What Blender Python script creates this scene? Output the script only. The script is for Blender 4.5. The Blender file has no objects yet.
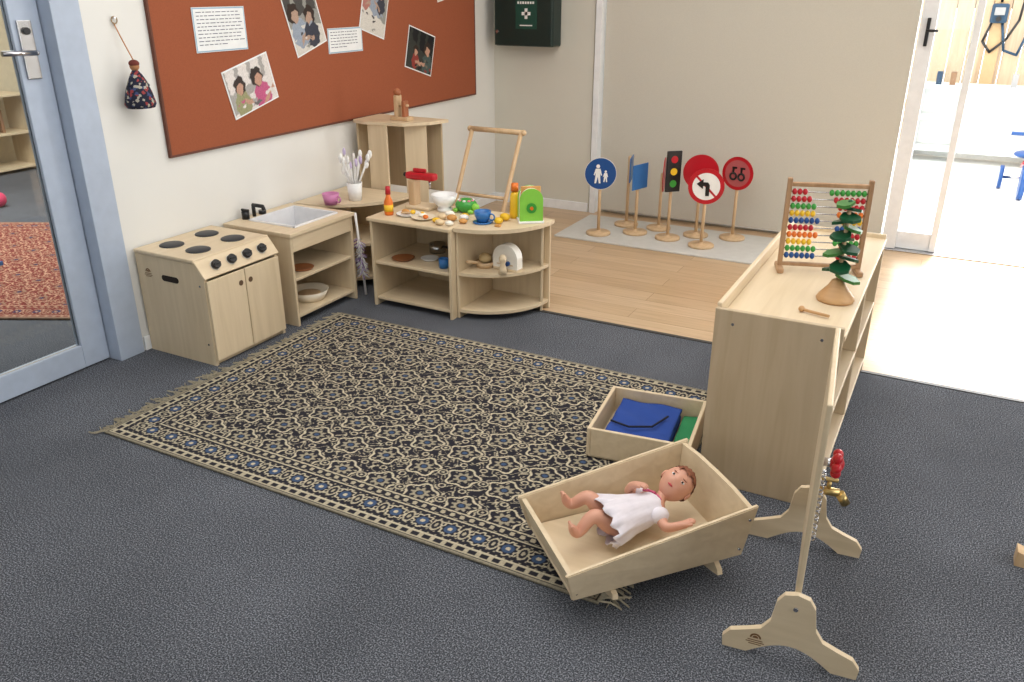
import bpy, bmesh, math, random
import numpy as np
from mathutils import Vector, Matrix, Euler
random.seed(7); rng=np.random.RandomState(3)
scn=bpy.context.scene
D=math.radians
def col(o):
    scn.collection.objects.link(o); return o
# ---------------------------------------------------------------- materials
def s2l(c):
    return tuple(((x/255.)/12.92 if x/255.<=0.04045 else ((x/255.+0.055)/1.055)**2.4) for x in c)
_m={}
def mat(name,rgb,rough=.5,metal=0.,spec=.5,var=0.,scale=20.,bump=0.,emit=0.,alpha=None):
    if name in _m: return _m[name]
    m=bpy.data.materials.new(name); m.use_nodes=True; nt=m.node_tree; b=nt.nodes['Principled BSDF']
    c=s2l(rgb)
    b.inputs['Roughness'].default_value=rough; b.inputs['Metallic'].default_value=metal
    b.inputs['Specular IOR Level'].default_value=spec
    tc=nt.nodes.new('ShaderNodeTexCoord'); n=nt.nodes.new('ShaderNodeTexNoise'); n.inputs['Scale'].default_value=scale; n.inputs['Detail'].default_value=4
    nt.links.new(tc.outputs['Object'],n.inputs['Vector'])
    r=nt.nodes.new('ShaderNodeValToRGB'); v=var if var else .04
    r.color_ramp.elements[0].position=.3; r.color_ramp.elements[1].position=.7
    r.color_ramp.elements[0].color=tuple(x*(1-v) for x in c)+(1,); r.color_ramp.elements[1].color=tuple(min(1,x*(1+v)) for x in c)+(1,)
    nt.links.new(n.outputs['Fac'],r.inputs['Fac']); nt.links.new(r.outputs['Color'],b.inputs['Base Color'])
    if bump:
        bp=nt.nodes.new('ShaderNodeBump'); bp.inputs['Strength'].default_value=bump; bp.inputs['Distance'].default_value=.005
        nt.links.new(n.outputs['Fac'],bp.inputs['Height']); nt.links.new(bp.outputs['Normal'],b.inputs['Normal'])
    _m[name]=m; return m
def wood(name,rgb,rgb2,axis=0,rough=.45,scale=1.):
    if name in _m: return _m[name]
    m=bpy.data.materials.new(name); m.use_nodes=True; nt=m.node_tree; b=nt.nodes['Principled BSDF']
    b.inputs['Roughness'].default_value=rough
    tc=nt.nodes.new('ShaderNodeTexCoord'); mp=nt.nodes.new('ShaderNodeMapping')
    sc=[30*scale]*3; sc[axis]=2.2*scale; mp.inputs['Scale'].default_value=sc
    n=nt.nodes.new('ShaderNodeTexNoise'); n.inputs['Scale'].default_value=1.; n.inputs['Detail'].default_value=6; n.inputs['Distortion'].default_value=.6
    r=nt.nodes.new('ShaderNodeValToRGB'); r.color_ramp.elements[0].position=.28; r.color_ramp.elements[1].position=.72
    r.color_ramp.elements[0].color=s2l(rgb2)+(1,); r.color_ramp.elements[1].color=s2l(rgb)+(1,)
    L=nt.links; L.new(tc.outputs['Object'],mp.inputs['Vector']); L.new(mp.outputs['Vector'],n.inputs['Vector']); L.new(n.outputs['Fac'],r.inputs['Fac']); L.new(r.outputs['Color'],b.inputs['Base Color'])
    _m[name]=m; return m
PLY=wood('birch_ply',(220,201,170),(207,187,154),2)
PLYX=wood('birch_ply_x',(224,205,174),(211,191,158),0)
PLYY=wood('birch_ply_y',(224,205,174),(210,189,156),1)
PLYD=wood('birch_ply_dark',(200,180,148),(184,163,130),2)
BEECH=wood('beech',(214,184,146),(194,162,122),2)
BLACK=mat('black_plastic',(22,22,24),.35)
WHITE=mat('white_plastic',(240,240,238),.3)
RED=mat('red_paint',(186,24,38),.3)
BLUE=mat('blue_paint',(20,74,140),.35)
LBLUE=mat('light_blue_paint',(48,112,178),.35)
YEL=mat('yellow_paint',(236,190,40),.35)
ORG=mat('orange_paint',(228,118,36),.35)
GRN=mat('green_paint',(60,155,60),.35)
LGRN=mat('lime_paint',(136,204,76),.35)
PURP=mat('purple_paint',(140,105,165),.5)
LPUR=mat('lilac_paint',(205,190,225),.5)
STEEL=mat('steel',(190,190,192),.25,metal=1)
BRASS=mat('brass',(190,165,110),.3,metal=1)
CHROME=mat('chrome',(200,200,205),.15,metal=1)
# ---------------------------------------------------------------- builder
class B:
    def __init__(s,name,M=None):
        s.name=name; s.M=M or Matrix(); s.bm=bmesh.new(); s.mats=[]
    def mi(s,m):
        if m not in s.mats: s.mats.append(m)
        return s.mats.index(m)
    def add(s,t,m,M=None):
        i=s.mi(m)
        for f in t.faces: f.material_index=i
        T=s.M@(M or Matrix())
        bmesh.ops.transform(t,matrix=T,verts=t.verts)
        bmesh.ops.recalc_face_normals(t,faces=t.faces)
        me=bpy.data.meshes.new('t'); t.to_mesh(me); t.free(); s.bm.from_mesh(me); bpy.data.meshes.remove(me)
    def box(s,c,d,m,rot=(0,0,0),bev=.003):
        t=bmesh.new(); bmesh.ops.create_cube(t,size=1); bmesh.ops.scale(t,vec=d,verts=t.verts)
        bev=min(bev,min(d)*.3)
        if bev>0.0004: bmesh.ops.bevel(t,geom=t.edges[:],offset=bev,segments=2,affect='EDGES',profile=.5)
        s.add(t,m,Matrix.Translation(c)@Euler(rot).to_matrix().to_4x4())
    def b2(s,x0,x1,y0,y1,z0,z1,m,bev=.003):
        s.box(((x0+x1)/2,(y0+y1)/2,(z0+z1)/2),(abs(x1-x0),abs(y1-y0),abs(z1-z0)),m,bev=bev)
    def cyl(s,p0,p1,r,m,r2=None,seg=20):
        p0=Vector(p0);p1=Vector(p1);v=p1-p0
        t=bmesh.new(); bmesh.ops.create_cone(t,cap_ends=True,segments=seg,radius1=r,radius2=r if r2 is None else r2,depth=v.length)
        for f in t.faces: f.smooth=len(f.verts)==4
        s.add(t,m,Matrix.Translation((p0+p1)/2)@v.to_track_quat('Z','Y').to_matrix().to_4x4())
    def sph(s,c,r,m,rot=(0,0,0),seg=16):
        if not hasattr(r,'__len__'): r=(r,r,r)
        t=bmesh.new(); bmesh.ops.create_uvsphere(t,u_segments=seg,v_segments=max(6,seg*2//3),radius=1)
        for f in t.faces: f.smooth=True
        s.add(t,m,Matrix.Translation(c)@Euler(rot).to_matrix().to_4x4()@Matrix.Diagonal((*r,1)))
    def lathe(s,prof,pos,m,seg=28,rot=(0,0,0)):
        t=bmesh.new(); rings=[]
        for r,z in prof:
            if r<1e-5: rings.append([t.verts.new((0,0,z))])
            else: rings.append([t.verts.new((r*math.cos(2*math.pi*i/seg),r*math.sin(2*math.pi*i/seg),z)) for i in range(seg)])
        for a,b in zip(rings,rings[1:]):
            for i in range(seg):
                j=(i+1)%seg
                q=[a[i%len(a)],a[j%len(a)],b[j%len(b)],b[i%len(b)]]
                u=[]
                for v in q:
                    if v not in u:u.append(v)
                if len(u)>2:
                    f=t.faces.new(u); f.smooth=True
        s.add(t,m,Matrix.Translation(pos)@Euler(rot).to_matrix().to_4x4())
    def prism(s,pts,o,A,Bv,T,m,bev=0.002):
        o=Vector(o);A=Vector(A);Bv=Vector(Bv);T=Vector(T)
        t=bmesh.new(); lo=[t.verts.new(o+A*a+Bv*b) for a,b in pts]
        f=t.faces.new(lo); r=bmesh.ops.extrude_face_region(t,geom=[f])
        bmesh.ops.translate(t,vec=T,verts=[g for g in r['geom'] if isinstance(g,bmesh.types.BMVert)])
        bmesh.ops.recalc_face_normals(t,faces=t.faces)
        s.add(t,m)
    def tube(s,pts,r,m,seg=10):
        pts=[Vector(p) for p in pts]
        for a,b in zip(pts,pts[1:]): s.cyl(a,b,r,m,seg=seg)
        for p in pts[1:-1]: s.sph(p,r*1.01,m,seg=10)
    def torus(s,c,R,r,m,rot=(0,0,0),seg=28):
        t=bmesh.new(); rs=[]
        for i in range(seg):
            a=2*math.pi*i/seg
            rs.append([t.verts.new(((R+r*math.cos(b))*math.cos(a),(R+r*math.cos(b))*math.sin(a),r*math.sin(b))) for b in [2*math.pi*k/10 for k in range(10)]])
        for i in range(seg):
            for k in range(10):
                f=t.faces.new([rs[i][k],rs[(i+1)%seg][k],rs[(i+1)%seg][(k+1)%10],rs[i][(k+1)%10]]); f.smooth=True
        s.add(t,m,Matrix.Translation(c)@Euler(rot).to_matrix().to_4x4())
    def done(s,parent=None):
        cs=[v.co for v in s.bm.verts]
        mn=Vector((min(c.x for c in cs),min(c.y for c in cs),min(c.z for c in cs)));mx=Vector((max(c.x for c in cs),max(c.y for c in cs),max(c.z for c in cs)))
        o=Vector(((mn.x+mx.x)/2,(mn.y+mx.y)/2,mn.z))
        bmesh.ops.translate(s.bm,vec=-o,verts=s.bm.verts)
        me=bpy.data.meshes.new(s.name); s.bm.to_mesh(me); s.bm.free()
        for m in s.mats: me.materials.append(m)
        ob=bpy.data.objects.new(s.name,me); ob.location=o; col(ob)
        if parent: ob.parent=parent; ob.location=o-parent.location
        return ob
def arc(cx,cy,r,a0,a1,n=16):
    return [(cx+r*math.cos(D(a0+(a1-a0)*i/n)),cy+r*math.sin(D(a0+(a1-a0)*i/n))) for i in range(n+1)]
XW=-3.26; YB=5.82; YC=3.74
# ---------------------------------------------------------------- camera
cd=bpy.data.cameras.new('camera'); cam=col(bpy.data.objects.new('camera',cd)); cd.lens=830/1024*36; cd.sensor_width=36
cam.location=(0,0,1.6); cam.rotation_euler=(D(90-23.12),0,D(28.09)); scn.camera=cam; cd.clip_start=.05
# ---------------------------------------------------------------- shell materials
WALL=mat('wall_paint_white',(230,229,224),.85,var=.02,scale=3)
WALLB=mat('wall_paint_back',(212,209,197),.85,var=.02,scale=3)
BLIND=mat('roller_blind_fabric',(204,200,188),.9,var=.03,scale=150)
ALU=mat('powder_coated_aluminium',(176,188,206),.4)
WTRIM=mat('white_trim',(236,238,240),.5)
CEIL=mat('ceiling_white',(240,238,232),.9)
def carpet():
    m=bpy.data.materials.new('carpet_charcoal'); m.use_nodes=True; nt=m.node_tree; b=nt.nodes['Principled BSDF']; b.inputs['Roughness'].default_value=.95; b.inputs['Specular IOR Level'].default_value=.1
    tc=nt.nodes.new('ShaderNodeTexCoord'); n=nt.nodes.new('ShaderNodeTexNoise'); n.inputs['Scale'].default_value=230; n.inputs['Detail'].default_value=2
    n2=nt.nodes.new('ShaderNodeTexNoise'); n2.inputs['Scale'].default_value=2.2; n2.inputs['Detail'].default_value=5
    r=nt.nodes.new('ShaderNodeValToRGB'); e=r.color_ramp.elements; e[0].position=.36; e[0].color=s2l((50,52,57))+(1,); e[1].position=.66; e[1].color=s2l((142,145,153))+(1,)
    x=e.new(.51); x.color=s2l((84,87,94))+(1,)
    r2=nt.nodes.new('ShaderNodeValToRGB'); e=r2.color_ramp.elements; e[0].position=.35; e[0].color=(.85,.85,.85,1); e[1].position=.65; e[1].color=(1.08,1.08,1.08,1)
    mx=nt.nodes.new('ShaderNodeMix'); mx.data_type='RGBA'; mx.blend_type='MULTIPLY'; mx.inputs[0].default_value=1
    L=nt.links
    for q in (n,n2): L.new(tc.outputs['Object'],q.inputs['Vector'])
    L.new(n.outputs['Fac'],r.inputs['Fac']); L.new(n2.outputs['Fac'],r2.inputs['Fac']); L.new(r.outputs['Color'],mx.inputs[6]); L.new(r2.outputs['Color'],mx.inputs[7]); L.new(mx.outputs[2],b.inputs['Base Color'])
    bp=nt.nodes.new('ShaderNodeBump'); bp.inputs['Strength'].default_value=.3; bp.inputs['Distance'].default_value=.004; L.new(n.outputs['Fac'],bp.inputs['Height']); L.new(bp.outputs['Normal'],b.inputs['Normal'])
    return m
CARPET=carpet()
def planks():
    m=bpy.data.materials.new('timber_floor'); m.use_nodes=True; nt=m.node_tree; b=nt.nodes['Principled BSDF']; b.inputs['Roughness'].default_value=.28; L=nt.links
    tc=nt.nodes.new('ShaderNodeTexCoord')
    br=nt.nodes.new('ShaderNodeTexBrick'); br.inputs['Scale'].default_value=1; br.inputs['Brick Width'].default_value=1.3; br.inputs['Row Height'].default_value=.14
    br.inputs['Mortar Size'].default_value=.0015; br.inputs['Color1'].default_value=s2l((206,178,144))+(1,); br.inputs['Color2'].default_value=s2l((192,161,124))+(1,); br.inputs['Mortar'].default_value=s2l((150,115,78))+(1,)
    mp=nt.nodes.new('ShaderNodeMapping'); mp.inputs['Scale'].default_value=(3,60,1)
    n=nt.nodes.new('ShaderNodeTexNoise'); n.inputs['Scale'].default_value=1; n.inputs['Detail'].default_value=6
    r=nt.nodes.new('ShaderNodeValToRGB'); e=r.color_ramp.elements; e[0].position=.3; e[0].color=(.82,.8,.77,1); e[1].position=.7; e[1].color=(1.04,1.04,1.04,1)
    mx=nt.nodes.new('ShaderNodeMix'); mx.data_type='RGBA'; mx.blend_type='MULTIPLY'; mx.inputs[0].default_value=1
    L.new(tc.outputs['Object'],br.inputs['Vector']); L.new(tc.outputs['Object'],mp.inputs['Vector']); L.new(mp.outputs['Vector'],n.inputs['Vector']); L.new(n.outputs['Fac'],r.inputs['Fac'])
    L.new(br.outputs['Color'],mx.inputs[6]); L.new(r.outputs['Color'],mx.inputs[7]); L.new(mx.outputs[2],b.inputs['Base Color'])
    return m
TIMBER=planks()
def slab(name,x0,x1,y0,y1,z0,z1,m):
    b=B(name); b.b2(x0,x1,y0,y1,z0,z1,m,bev=0); return b.done()
slab('floor',-8.2,3.2,-2.5,YC,-.1,0,CARPET)
slab('floor_timber',XW-.1,3.2,YC,YB+.16,-.1,0,TIMBER)
slab('floor_adjacent_room',-8.2,XW-.1,YC,6.5,-.1,0,CARPET)
b=B('trim_carpet_edge'); b.b2(XW,3.2,YC-.012,YC+.012,0,.004,mat('edge_strip',(60,58,56),.5)); b.done()
slab('wall_left',XW-.12,XW,2.36,YB+.12,0,2.7,WALL)
slab('wall_left_front',XW-.12,XW,-2.5,1.25,0,2.7,WALL)
slab('wall_left_header',XW-.12,XW,1.25,2.36,2.15,2.7,WALL)
slab('wall_back',XW-.0,-2.44,YB,YB+.12,0,2.7,WALLB)
slab('wall_back_header',-2.44,1.1,YB,YB+.12,2.12,2.7,WALLB)
slab('wall_back_right',1.1,3.2,YB,YB+.12,0,2.7,WALLB)
slab('wall_right',3.2,3.32,-2.5,YB+.12,0,2.7,WALL)
slab('wall_front',-8.2,3.32,-2.62,-2.5,0,2.7,WALL)
slab('ceiling',-8.2,3.32,-2.62,YB+.12,2.7,2.8,CEIL)
slab('ceiling_adjacent_room',-8.2,XW-.1,YB+.12,6.5,2.7,2.8,CEIL)
b=B('roller_blind'); b.b2(-2.37,-.36,YB+.03,YB+.06,.03,2.12,BLIND,bev=.002); b.cyl((-2.37,YB+.045,.03),(-.36,YB+.045,.03),.012,WTRIM); b.done()
slab('wall_behind_blind',-2.37,-.36,YB+.08,YB+.14,0,2.12,WALLB)
b=B('trim_window_frame'); b.b2(-2.43,-2.385,YB-.015,YB+.12,0,2.12,WTRIM); b.done()
b=B('baseboard_left'); b.b2(XW,XW+.012,2.38,YB,0,.07,WTRIM); b.done()
b=B('baseboard_back'); b.b2(XW+.013,-2.445,YB-.012,YB,0,.07,WTRIM); b.done()
b=B('trim_door_frame')
b.b2(XW-.13,XW+.012,2.24,2.37,0,2.15,ALU); b.b2(XW-.13,XW+.012,1.25,1.33,0,2.15,ALU); b.b2(XW-.13,XW+.012,1.33,2.24,2.07,2.15,ALU); b.done()
GLASS=bpy.data.materials.new('door_glass'); GLASS.use_nodes=True; nt=GLASS.node_tree; nt.nodes.clear()
o_=nt.nodes.new('ShaderNodeOutputMaterial'); mxs=nt.nodes.new('ShaderNodeMixShader'); tr=nt.nodes.new('ShaderNodeBsdfTransparent'); gl=nt.nodes.new('ShaderNodeBsdfGlossy'); fr=nt.nodes.new('ShaderNodeFresnel')
tr.inputs['Color'].default_value=(.93,.96,.97,1); gl.inputs['Roughness'].default_value=.02; fr.inputs['IOR'].default_value=1.45
nt.links.new(fr.outputs[0],mxs.inputs[0]); nt.links.new(tr.outputs[0],mxs.inputs[1]); nt.links.new(gl.outputs[0],mxs.inputs[2]); nt.links.new(mxs.outputs[0],o_.inputs['Surface'])
b=B('door_1'); xd=XW-.08
b.b2(xd-.02,xd+.02,2.11,2.235,.008,2.06,ALU); b.b2(xd-.02,xd+.02,1.335,1.45,.008,2.06,ALU); b.b2(xd-.02,xd+.02,1.45,2.11,.008,.115,ALU); b.b2(xd-.02,xd+.02,1.45,2.11,1.96,2.06,ALU)
b.b2(xd-.004,xd+.004,1.45,2.11,.115,1.96,GLASS,bev=0)
b.b2(xd+.02,xd+.03,2.13,2.19,1.26,1.48,STEEL); b.tube([(xd+.03,2.16,1.36),(xd+.07,2.16,1.36),(xd+.07,2.02,1.365)],.01,CHROME); b.cyl((xd+.03,2.16,1.44),(xd+.04,2.16,1.44),.014,BLACK)
b.done()
ADJ=mat('wall_adjacent_paint',(214,200,172),.85)
slab('wall_adjacent_far',-8.2,-8.1,-2.5,6.5,0,2.7,ADJ)
slab('wall_adjacent_back',-8.1,XW-.12,6.4,6.5,0,2.7,ADJ)
BT,BG,BBR=mat('book_tan',(190,160,120),.6),mat('book_grey',(150,150,150),.6),mat('book_brown',(140,104,76),.6)
b=B('low_bookcase'); b.b2(-8.05,-7.7,3.0,4.9,.68,.7,PLYX)
for y in (3.0,3.62,4.25,4.88): b.b2(-8.05,-7.7,y,y+.02,0,.68,PLY)
for z in (.03,.34): b.b2(-8.05,-7.72,3.02,4.88,z,z+.02,PLYX)
for i in range(24):
    y=3.05+i*.07; h=random.uniform(.16,.25)
    b.b2(-8.0,-7.8,y,y+.03,.36,.36+h,random.choice([BT,BG,BBR]))
b.done()
# ---------------------------------------------------------------- colour grid helper
def ccmat(name,rough=.9,bump=.3):
    m=bpy.data.materials.new(name); m.use_nodes=True; nt=m.node_tree; b=nt.nodes['Principled BSDF']; b.inputs['Roughness'].default_value=rough; b.inputs['Specular IOR Level'].default_value=.2
    a=nt.nodes.new('ShaderNodeAttribute'); a.attribute_name='Col'
    nt.links.new(a.outputs['Color'],b.inputs['Base Color'])
    if bump:
        n=nt.nodes.new('ShaderNodeTexNoise'); n.inputs['Scale'].default_value=160
        tc=nt.nodes.new('ShaderNodeTexCoord'); nt.links.new(tc.outputs['Object'],n.inputs['Vector'])
        bp=nt.nodes.new('ShaderNodeBump'); bp.inputs['Strength'].default_value=bump; bp.inputs['Distance'].default_value=.003
        nt.links.new(n.outputs['Fac'],bp.inputs['Height']); nt.links.new(bp.outputs['Normal'],b.inputs['Normal'])
    return m
def grid(name,w,h,nx,ny,colfn,M,mt,parent=None,zfn=None,thick=0):
    xs=np.linspace(0,w,nx+1); ys=np.linspace(0,h,ny+1); X,Y=np.meshgrid(xs,ys)
    Z=np.zeros_like(X) if zfn is None else zfn(X,Y)
    co=np.stack([X.ravel(),Y.ravel(),Z.ravel()],1)
    i=np.arange(nx); j=np.arange(ny); I,J=np.meshgrid(i,j); a=(J*(nx+1)+I).ravel()
    f=np.stack([a,a+1,a+nx+2,a+nx+1],1)
    me=bpy.data.meshes.new(name); me.vertices.add(len(co)); me.vertices.foreach_set('co',co.ravel().astype(np.float32))
    me.loops.add(f.size); me.loops.foreach_set('vertex_index',f.ravel().astype(np.int32)); me.polygons.add(len(f)); me.polygons.foreach_set('loop_start',(np.arange(len(f))*4).astype(np.int32)); me.update(calc_edges=True)
    C=colfn(X,Y).reshape(-1,3); C=np.concatenate([C,np.ones((len(C),1))],1)
    at=me.color_attributes.new('Col','FLOAT_COLOR','POINT'); at.data.foreach_set('color',C.ravel().astype(np.float32))
    me.materials.append(mt); o=bpy.data.objects.new(name,me); o.matrix_world=M; col(o)
    if parent: 
        o.parent=parent; o.matrix_parent_inverse=Matrix.Translation(-parent.location)
    if thick:
        sm=o.modifiers.new('thickness','SOLIDIFY'); sm.thickness=thick; sm.offset=-1
    return o
def rugcol(W,H,cream,navy,blue,cell=.165,dens=1.):
    cream,navy,blue=[np.array(s2l(c)) for c in (cream,navy,blue)]
    def fn(X,Y):
        out=np.zeros(X.shape+(3,)); out[:]=navy
        d=np.minimum(np.minimum(X,W-X),np.minimum(Y,H-Y))
        def put(mask,c): out[mask]=c
        ch=cell*.9
        rowi=np.floor(Y/ch); u=(X/cell+.5*(rowi%2))%1-.5; v=(Y/ch)%1-.5
        r=np.hypot(u,v); t=np.arctan2(v,u)
        wx=X+.016*np.sin(Y*70)+.008*np.sin(Y*143+1); wy=Y+.016*np.sin(X*66)+.008*np.cos(X*131)
        vine=np.abs(np.sin(wx*56+wy*18)*np.cos(wy*60-wx*12))
        put(vine<.075*dens,cream*.9)
        dots=np.sin(wx*150)*np.sin(wy*150); put(dots>.80,cream*.8)
        rp=.35+.05*np.cos(5*(t-math.pi/2))
        put(r<rp+.06,navy); put(np.abs(r-rp)<.028,cream*1.05); 
        rq=.21+.045*np.cos(8*t); put(r<rq,cream*.62); put((np.abs(r-rq)<.024),navy); put(r<.10,navy); put(r<.065,blue)
        put((r>rq+.05)&(r<rp-.06)&(np.sin(8*t)>.75),cream*.8)
        u2=(X/cell+.5*(rowi%2)+.5)%1-.5; r2=np.hypot(u2,v)
        put(r2<.14,navy); put((r2<.12)&(r2>.085),cream*.9); put(r2<.035,cream*.9)
        r3=np.hypot((np.abs(u)-.25),np.abs(v)-.5); put(r3<.12,navy); put((r3<.09)&(r3>.055),cream*.9)
        al=np.where((np.minimum(X,W-X)<np.minimum(Y,H-Y)),Y,X)
        m=d<.19; put(m,navy)
        m=(d>.150)&(d<.182); put(m,cream*.8); put(m&(np.sin(al*170+20*d)*np.cos((d-.166)*150)>-.15),navy)
        put((d>.182)&(d<.187),cream); put((d>.143)&(d<.147),cream)
        m=(d>.045)&(d<.143)
        p=.105; a=(al%p)/p-.5; q=(d-.094)/p; r=np.hypot(a,q); t=np.arctan2(q,a)
        vb=np.abs((d-.094)-.026*np.sin(al*2*math.pi/p*1.0)); put(m&(vb<.004),cream*.85)
        put(m&(np.sin(al*230)*np.sin(d*230)>.7),cream*.7)
        put(m&(r<.33+.06*np.cos(8*t)),navy); put(m&(np.abs(r-.30-.04*np.cos(8*t))<.030),cream*.95); put(m&(r<.2),blue*1.0); put(m&(r<.08),cream)
        a2=((al+p/2)%p)/p-.5; r2=np.hypot(a2*1.5,q*.85); put(m&(r2<.26),navy); put(m&(np.abs(r2-.22)<.034),cream*.85); put(m&(r2<.08),cream*.75)
        put((d>.038)&(d<.043),cream)
        m=(d>.012)&(d<.038); put(m,cream*.8); put(m&(np.sin(al*150)>-.4)&(np.abs(d-.025)<.009),navy)
        put(d<.008,cream*.5)
        n=rng.rand(*X.shape)*.4+.75
        return out*n[...,None]
    return fn
RX0,RX1,RY0,RY1=-2.73,-.66,1.75,3.20
rugM=ccmat('woven_rug_wool',.95,.5)
rug=bpy.data.objects.new('patterned_rug',None); rug.location=(-1.7,2.475,0); col(rug)
grid('rug_pile',RX1-RX0,RY1-RY0,680,476,rugcol(RX1-RX0,RY1-RY0,(194,183,158),(38,37,45),(62,82,114)),Matrix.Translation((RX0,RY0,.010)),rugM,parent=rug,
     zfn=lambda X,Y:.0008*np.sin(X*9)*np.sin(Y*11),thick=.008)
def fringe(x,sgn,y0,y1,mt,parent,n=150,L=.075):
    b=B('fringe')
    t=bmesh.new()
    for i in range(n):
        y=y0+(y1-y0)*(i+.5)/n+random.uniform(-.003,.003); a=random.gauss(0,.35); l=L*random.uniform(.55,1.15)
        px,py=x,y; w=.0035; prev=None; k=4; aa=a
        for j in range(k+1):
            f=j/k; z=.008*(1-f)+.0035
            ww=w*(1-.3*f)
            cur=[t.verts.new((px,py-ww,z-.003)),t.verts.new((px,py+ww,z-.003)),t.verts.new((px,py,z+.002))]
            if prev:
                for q in range(3): t.faces.new([prev[q],prev[(q+1)%3],cur[(q+1)%3],cur[q]])
            prev=cur; aa+=random.gauss(0,.3); px+=sgn*l/k*math.cos(aa); py+=l/k*math.sin(aa)
    b.add(t,mt); b.done(parent)
FR=mat('rug_fringe_cotton',(164,155,134),.95,var=.2,scale=60)
fringe(RX0+.004,-1,RY0,2.40,FR,rug,n=75,L=.085); fringe(RX0+.004,-1,2.40,2.90,FR,rug,n=50,L=.05); fringe(RX0+.004,-1,2.90,RY1,FR,rug,n=30,L=.06)
fringe(RX1-.004,1,RY0,2.36,FR,rug,n=70,L=.085)
grid('red_persian_rug',1.9,1.7,240,210,rugcol(1.9,1.7,(184,146,122),(118,48,42),(50,55,90),.2,2.),Matrix.Translation((-3.8,2.53,.012))@Matrix.Rotation(D(207.4-90),4,'Z'),rugM,thick=.01)
b=B('toy_star_block'); b.prism([( (.06 if i%2==0 else .03)*math.cos(i*math.pi/5),(.06 if i%2==0 else .03)*math.sin(i*math.pi/5)) for i in range(10)],(-5.12,2.80,.0125),(1,0,0),(0,1,0),(0,0,.025),LBLUE); b.done()
b=B('toy_ball'); b.sph((-6.6,3.78,.06),.06,mat('pink_ball',(220,70,110),.4)); b.done()
# ---------------------------------------------------------------- pinboard
CORK=mat('rust_felt',(154,84,54),.95,var=.08,scale=200)
b=B('pinboard'); b.b2(XW+.001,XW+.018,2.70,5.50,.87,2.1,CORK); 
FRM=mat('board_edge',(100,54,36),.6); b.b2(XW+.001,XW+.02,2.69,5.51,.862,.874,FRM); b.b2(XW+.001,XW+.02,2.69,2.702,.87,2.1,FRM); b.b2(XW+.001,XW+.02,5.498,5.51,.87,2.1,FRM); b.done()
PAPER=mat('paper_white',(236,238,238),.6)
INK=mat('print_ink',(90,95,110),.7)
PRINT=ccmat('glossy_photo_print',.35,0)
def photocol(w,h,kind,seed,people,sz):
    R=np.random.RandomState(seed)
    def fn(X,Y):
        out=np.zeros(X.shape+(3,))
        X=X+.004*np.sin(Y*160+seed); Y=Y+.004*np.sin(X*140+seed*2)
        P={'grey':[(74,72,70),(148,148,142),(212,208,200)],'pink':[(104,100,100),(166,162,158),(220,214,210)],'dark':[(24,26,30),(56,58,54),(112,104,92)]}[kind]
        P=[np.array(s2l(c)) for c in P]
        out[:]=P[1]
        a=R.uniform(-.6,.6)
        bgm=(Y-h*.55+a*(X-w*.5)>0)
        out[bgm]=P[0] if kind!='pink' else P[2]
        out[bgm&(np.sin(X*70+seed)>.55)]=P[1]
        out[(Y<h*.36-(X-w*.5)*R.uniform(-.5,.5))]=P[2] if kind!='dark' else P[1]
        skin=np.array(s2l((190,148,126) if kind!='grey' else (176,148,130))); hair=np.array(s2l((52,40,34)))
        clo=[np.array(s2l(c)) for c in {'grey':[(150,160,175),(60,62,74),(176,120,110)],'pink':[(190,90,130),(90,100,120),(150,150,110)],'dark':[(140,56,50),(70,86,84),(180,170,160)]}[kind]]
        for k in range(people):
            cx=w*((k+.5)/people+R.uniform(-.12,.12)); cy=h*R.uniform(.45,.75); s=w*sz*R.uniform(.75,1.2); tl=R.uniform(-.5,.5)
            out[((X-cx-tl*s)/(s*1.4))**2+((Y-cy+s*2.2)/(s*1.7))**2<1]=clo[(k+seed)%3]
            out[((X-cx)/s)**2+((Y-cy-s*.15)/(s*1.15))**2<1]=hair
            out[((X-cx-s*tl*.6)/(s*.62))**2+((Y-cy+s*.25)/(s*.72))**2<1]=skin
            ax=cx+s*R.choice([-1.3,1.3]); out[(np.abs((X-ax)*R.uniform(-1,1)+(Y-cy+s*2.4))<s*.28)&(np.abs(X-ax)<s*1.1)]=skin
        for k in range(10):
            cx,cy,s=w*R.uniform(.05,.95),h*R.uniform(.03,.4),w*R.uniform(.02,.07)
            out[((X-cx)/s)**2+((Y-cy)/(s*.5))**2<1]=[P[0],P[2],clo[0],P[1]][k%4]
        return out*(.85+.3*R.rand(*X.shape))[...,None]
    return fn
def card(name,cy,cz,w,h,rot,kind,look=None,seed=1,people=2,sz=.13):
    M=Matrix.Translation((XW+.0215,cy,cz))@Matrix.Rotation(D(rot),4,'X')
    b=B(name,M) if kind!='photo' else B('photo_paper',M)
    b.box((0,0,0),(.0016,w,h),PAPER,bev=0)
    if kind=='photo':
        e=bpy.data.objects.new(name,None); e.location=M.translation; col(e); b.done(e)
        ww,hh=w-.014,h-.014
        R3=Matrix(((0,0,1,.0014),(1,0,0,-ww/2),(0,1,0,-hh/2),(0,0,0,1)))
        grid('photo_print',ww,hh,80,int(80*hh/ww),photocol(ww,hh,look,seed,people,sz),M@R3,PRINT,parent=e)
        return
    b.box((.0010,0,0),(.0006,w-.004,h-.004),mat('notice_border_blue',(150,180,200),.4),bev=0)
    b.box((.0016,0,0),(.0012,w-.016,h-.016),PAPER,bev=0)
    n=int((h-.035)/.016)
    for i in range(n):
        z=h/2-.022-i*.016; x=-w/2+.022
        while x<w/2-.05:
            l=random.uniform(.012,.034); b.box((.0024,x+l/2,z),(.0004,l,.0035),INK,bev=0); x+=l+.007
            if i==n-1 and x>0: break
    return b.done()
card('notice_paper',3.095,1.412,.33,.20,0,'text')
card('pinned_photo',3.25,1.138,.33,.24,14,'photo','pink',2,2,.13)
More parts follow.
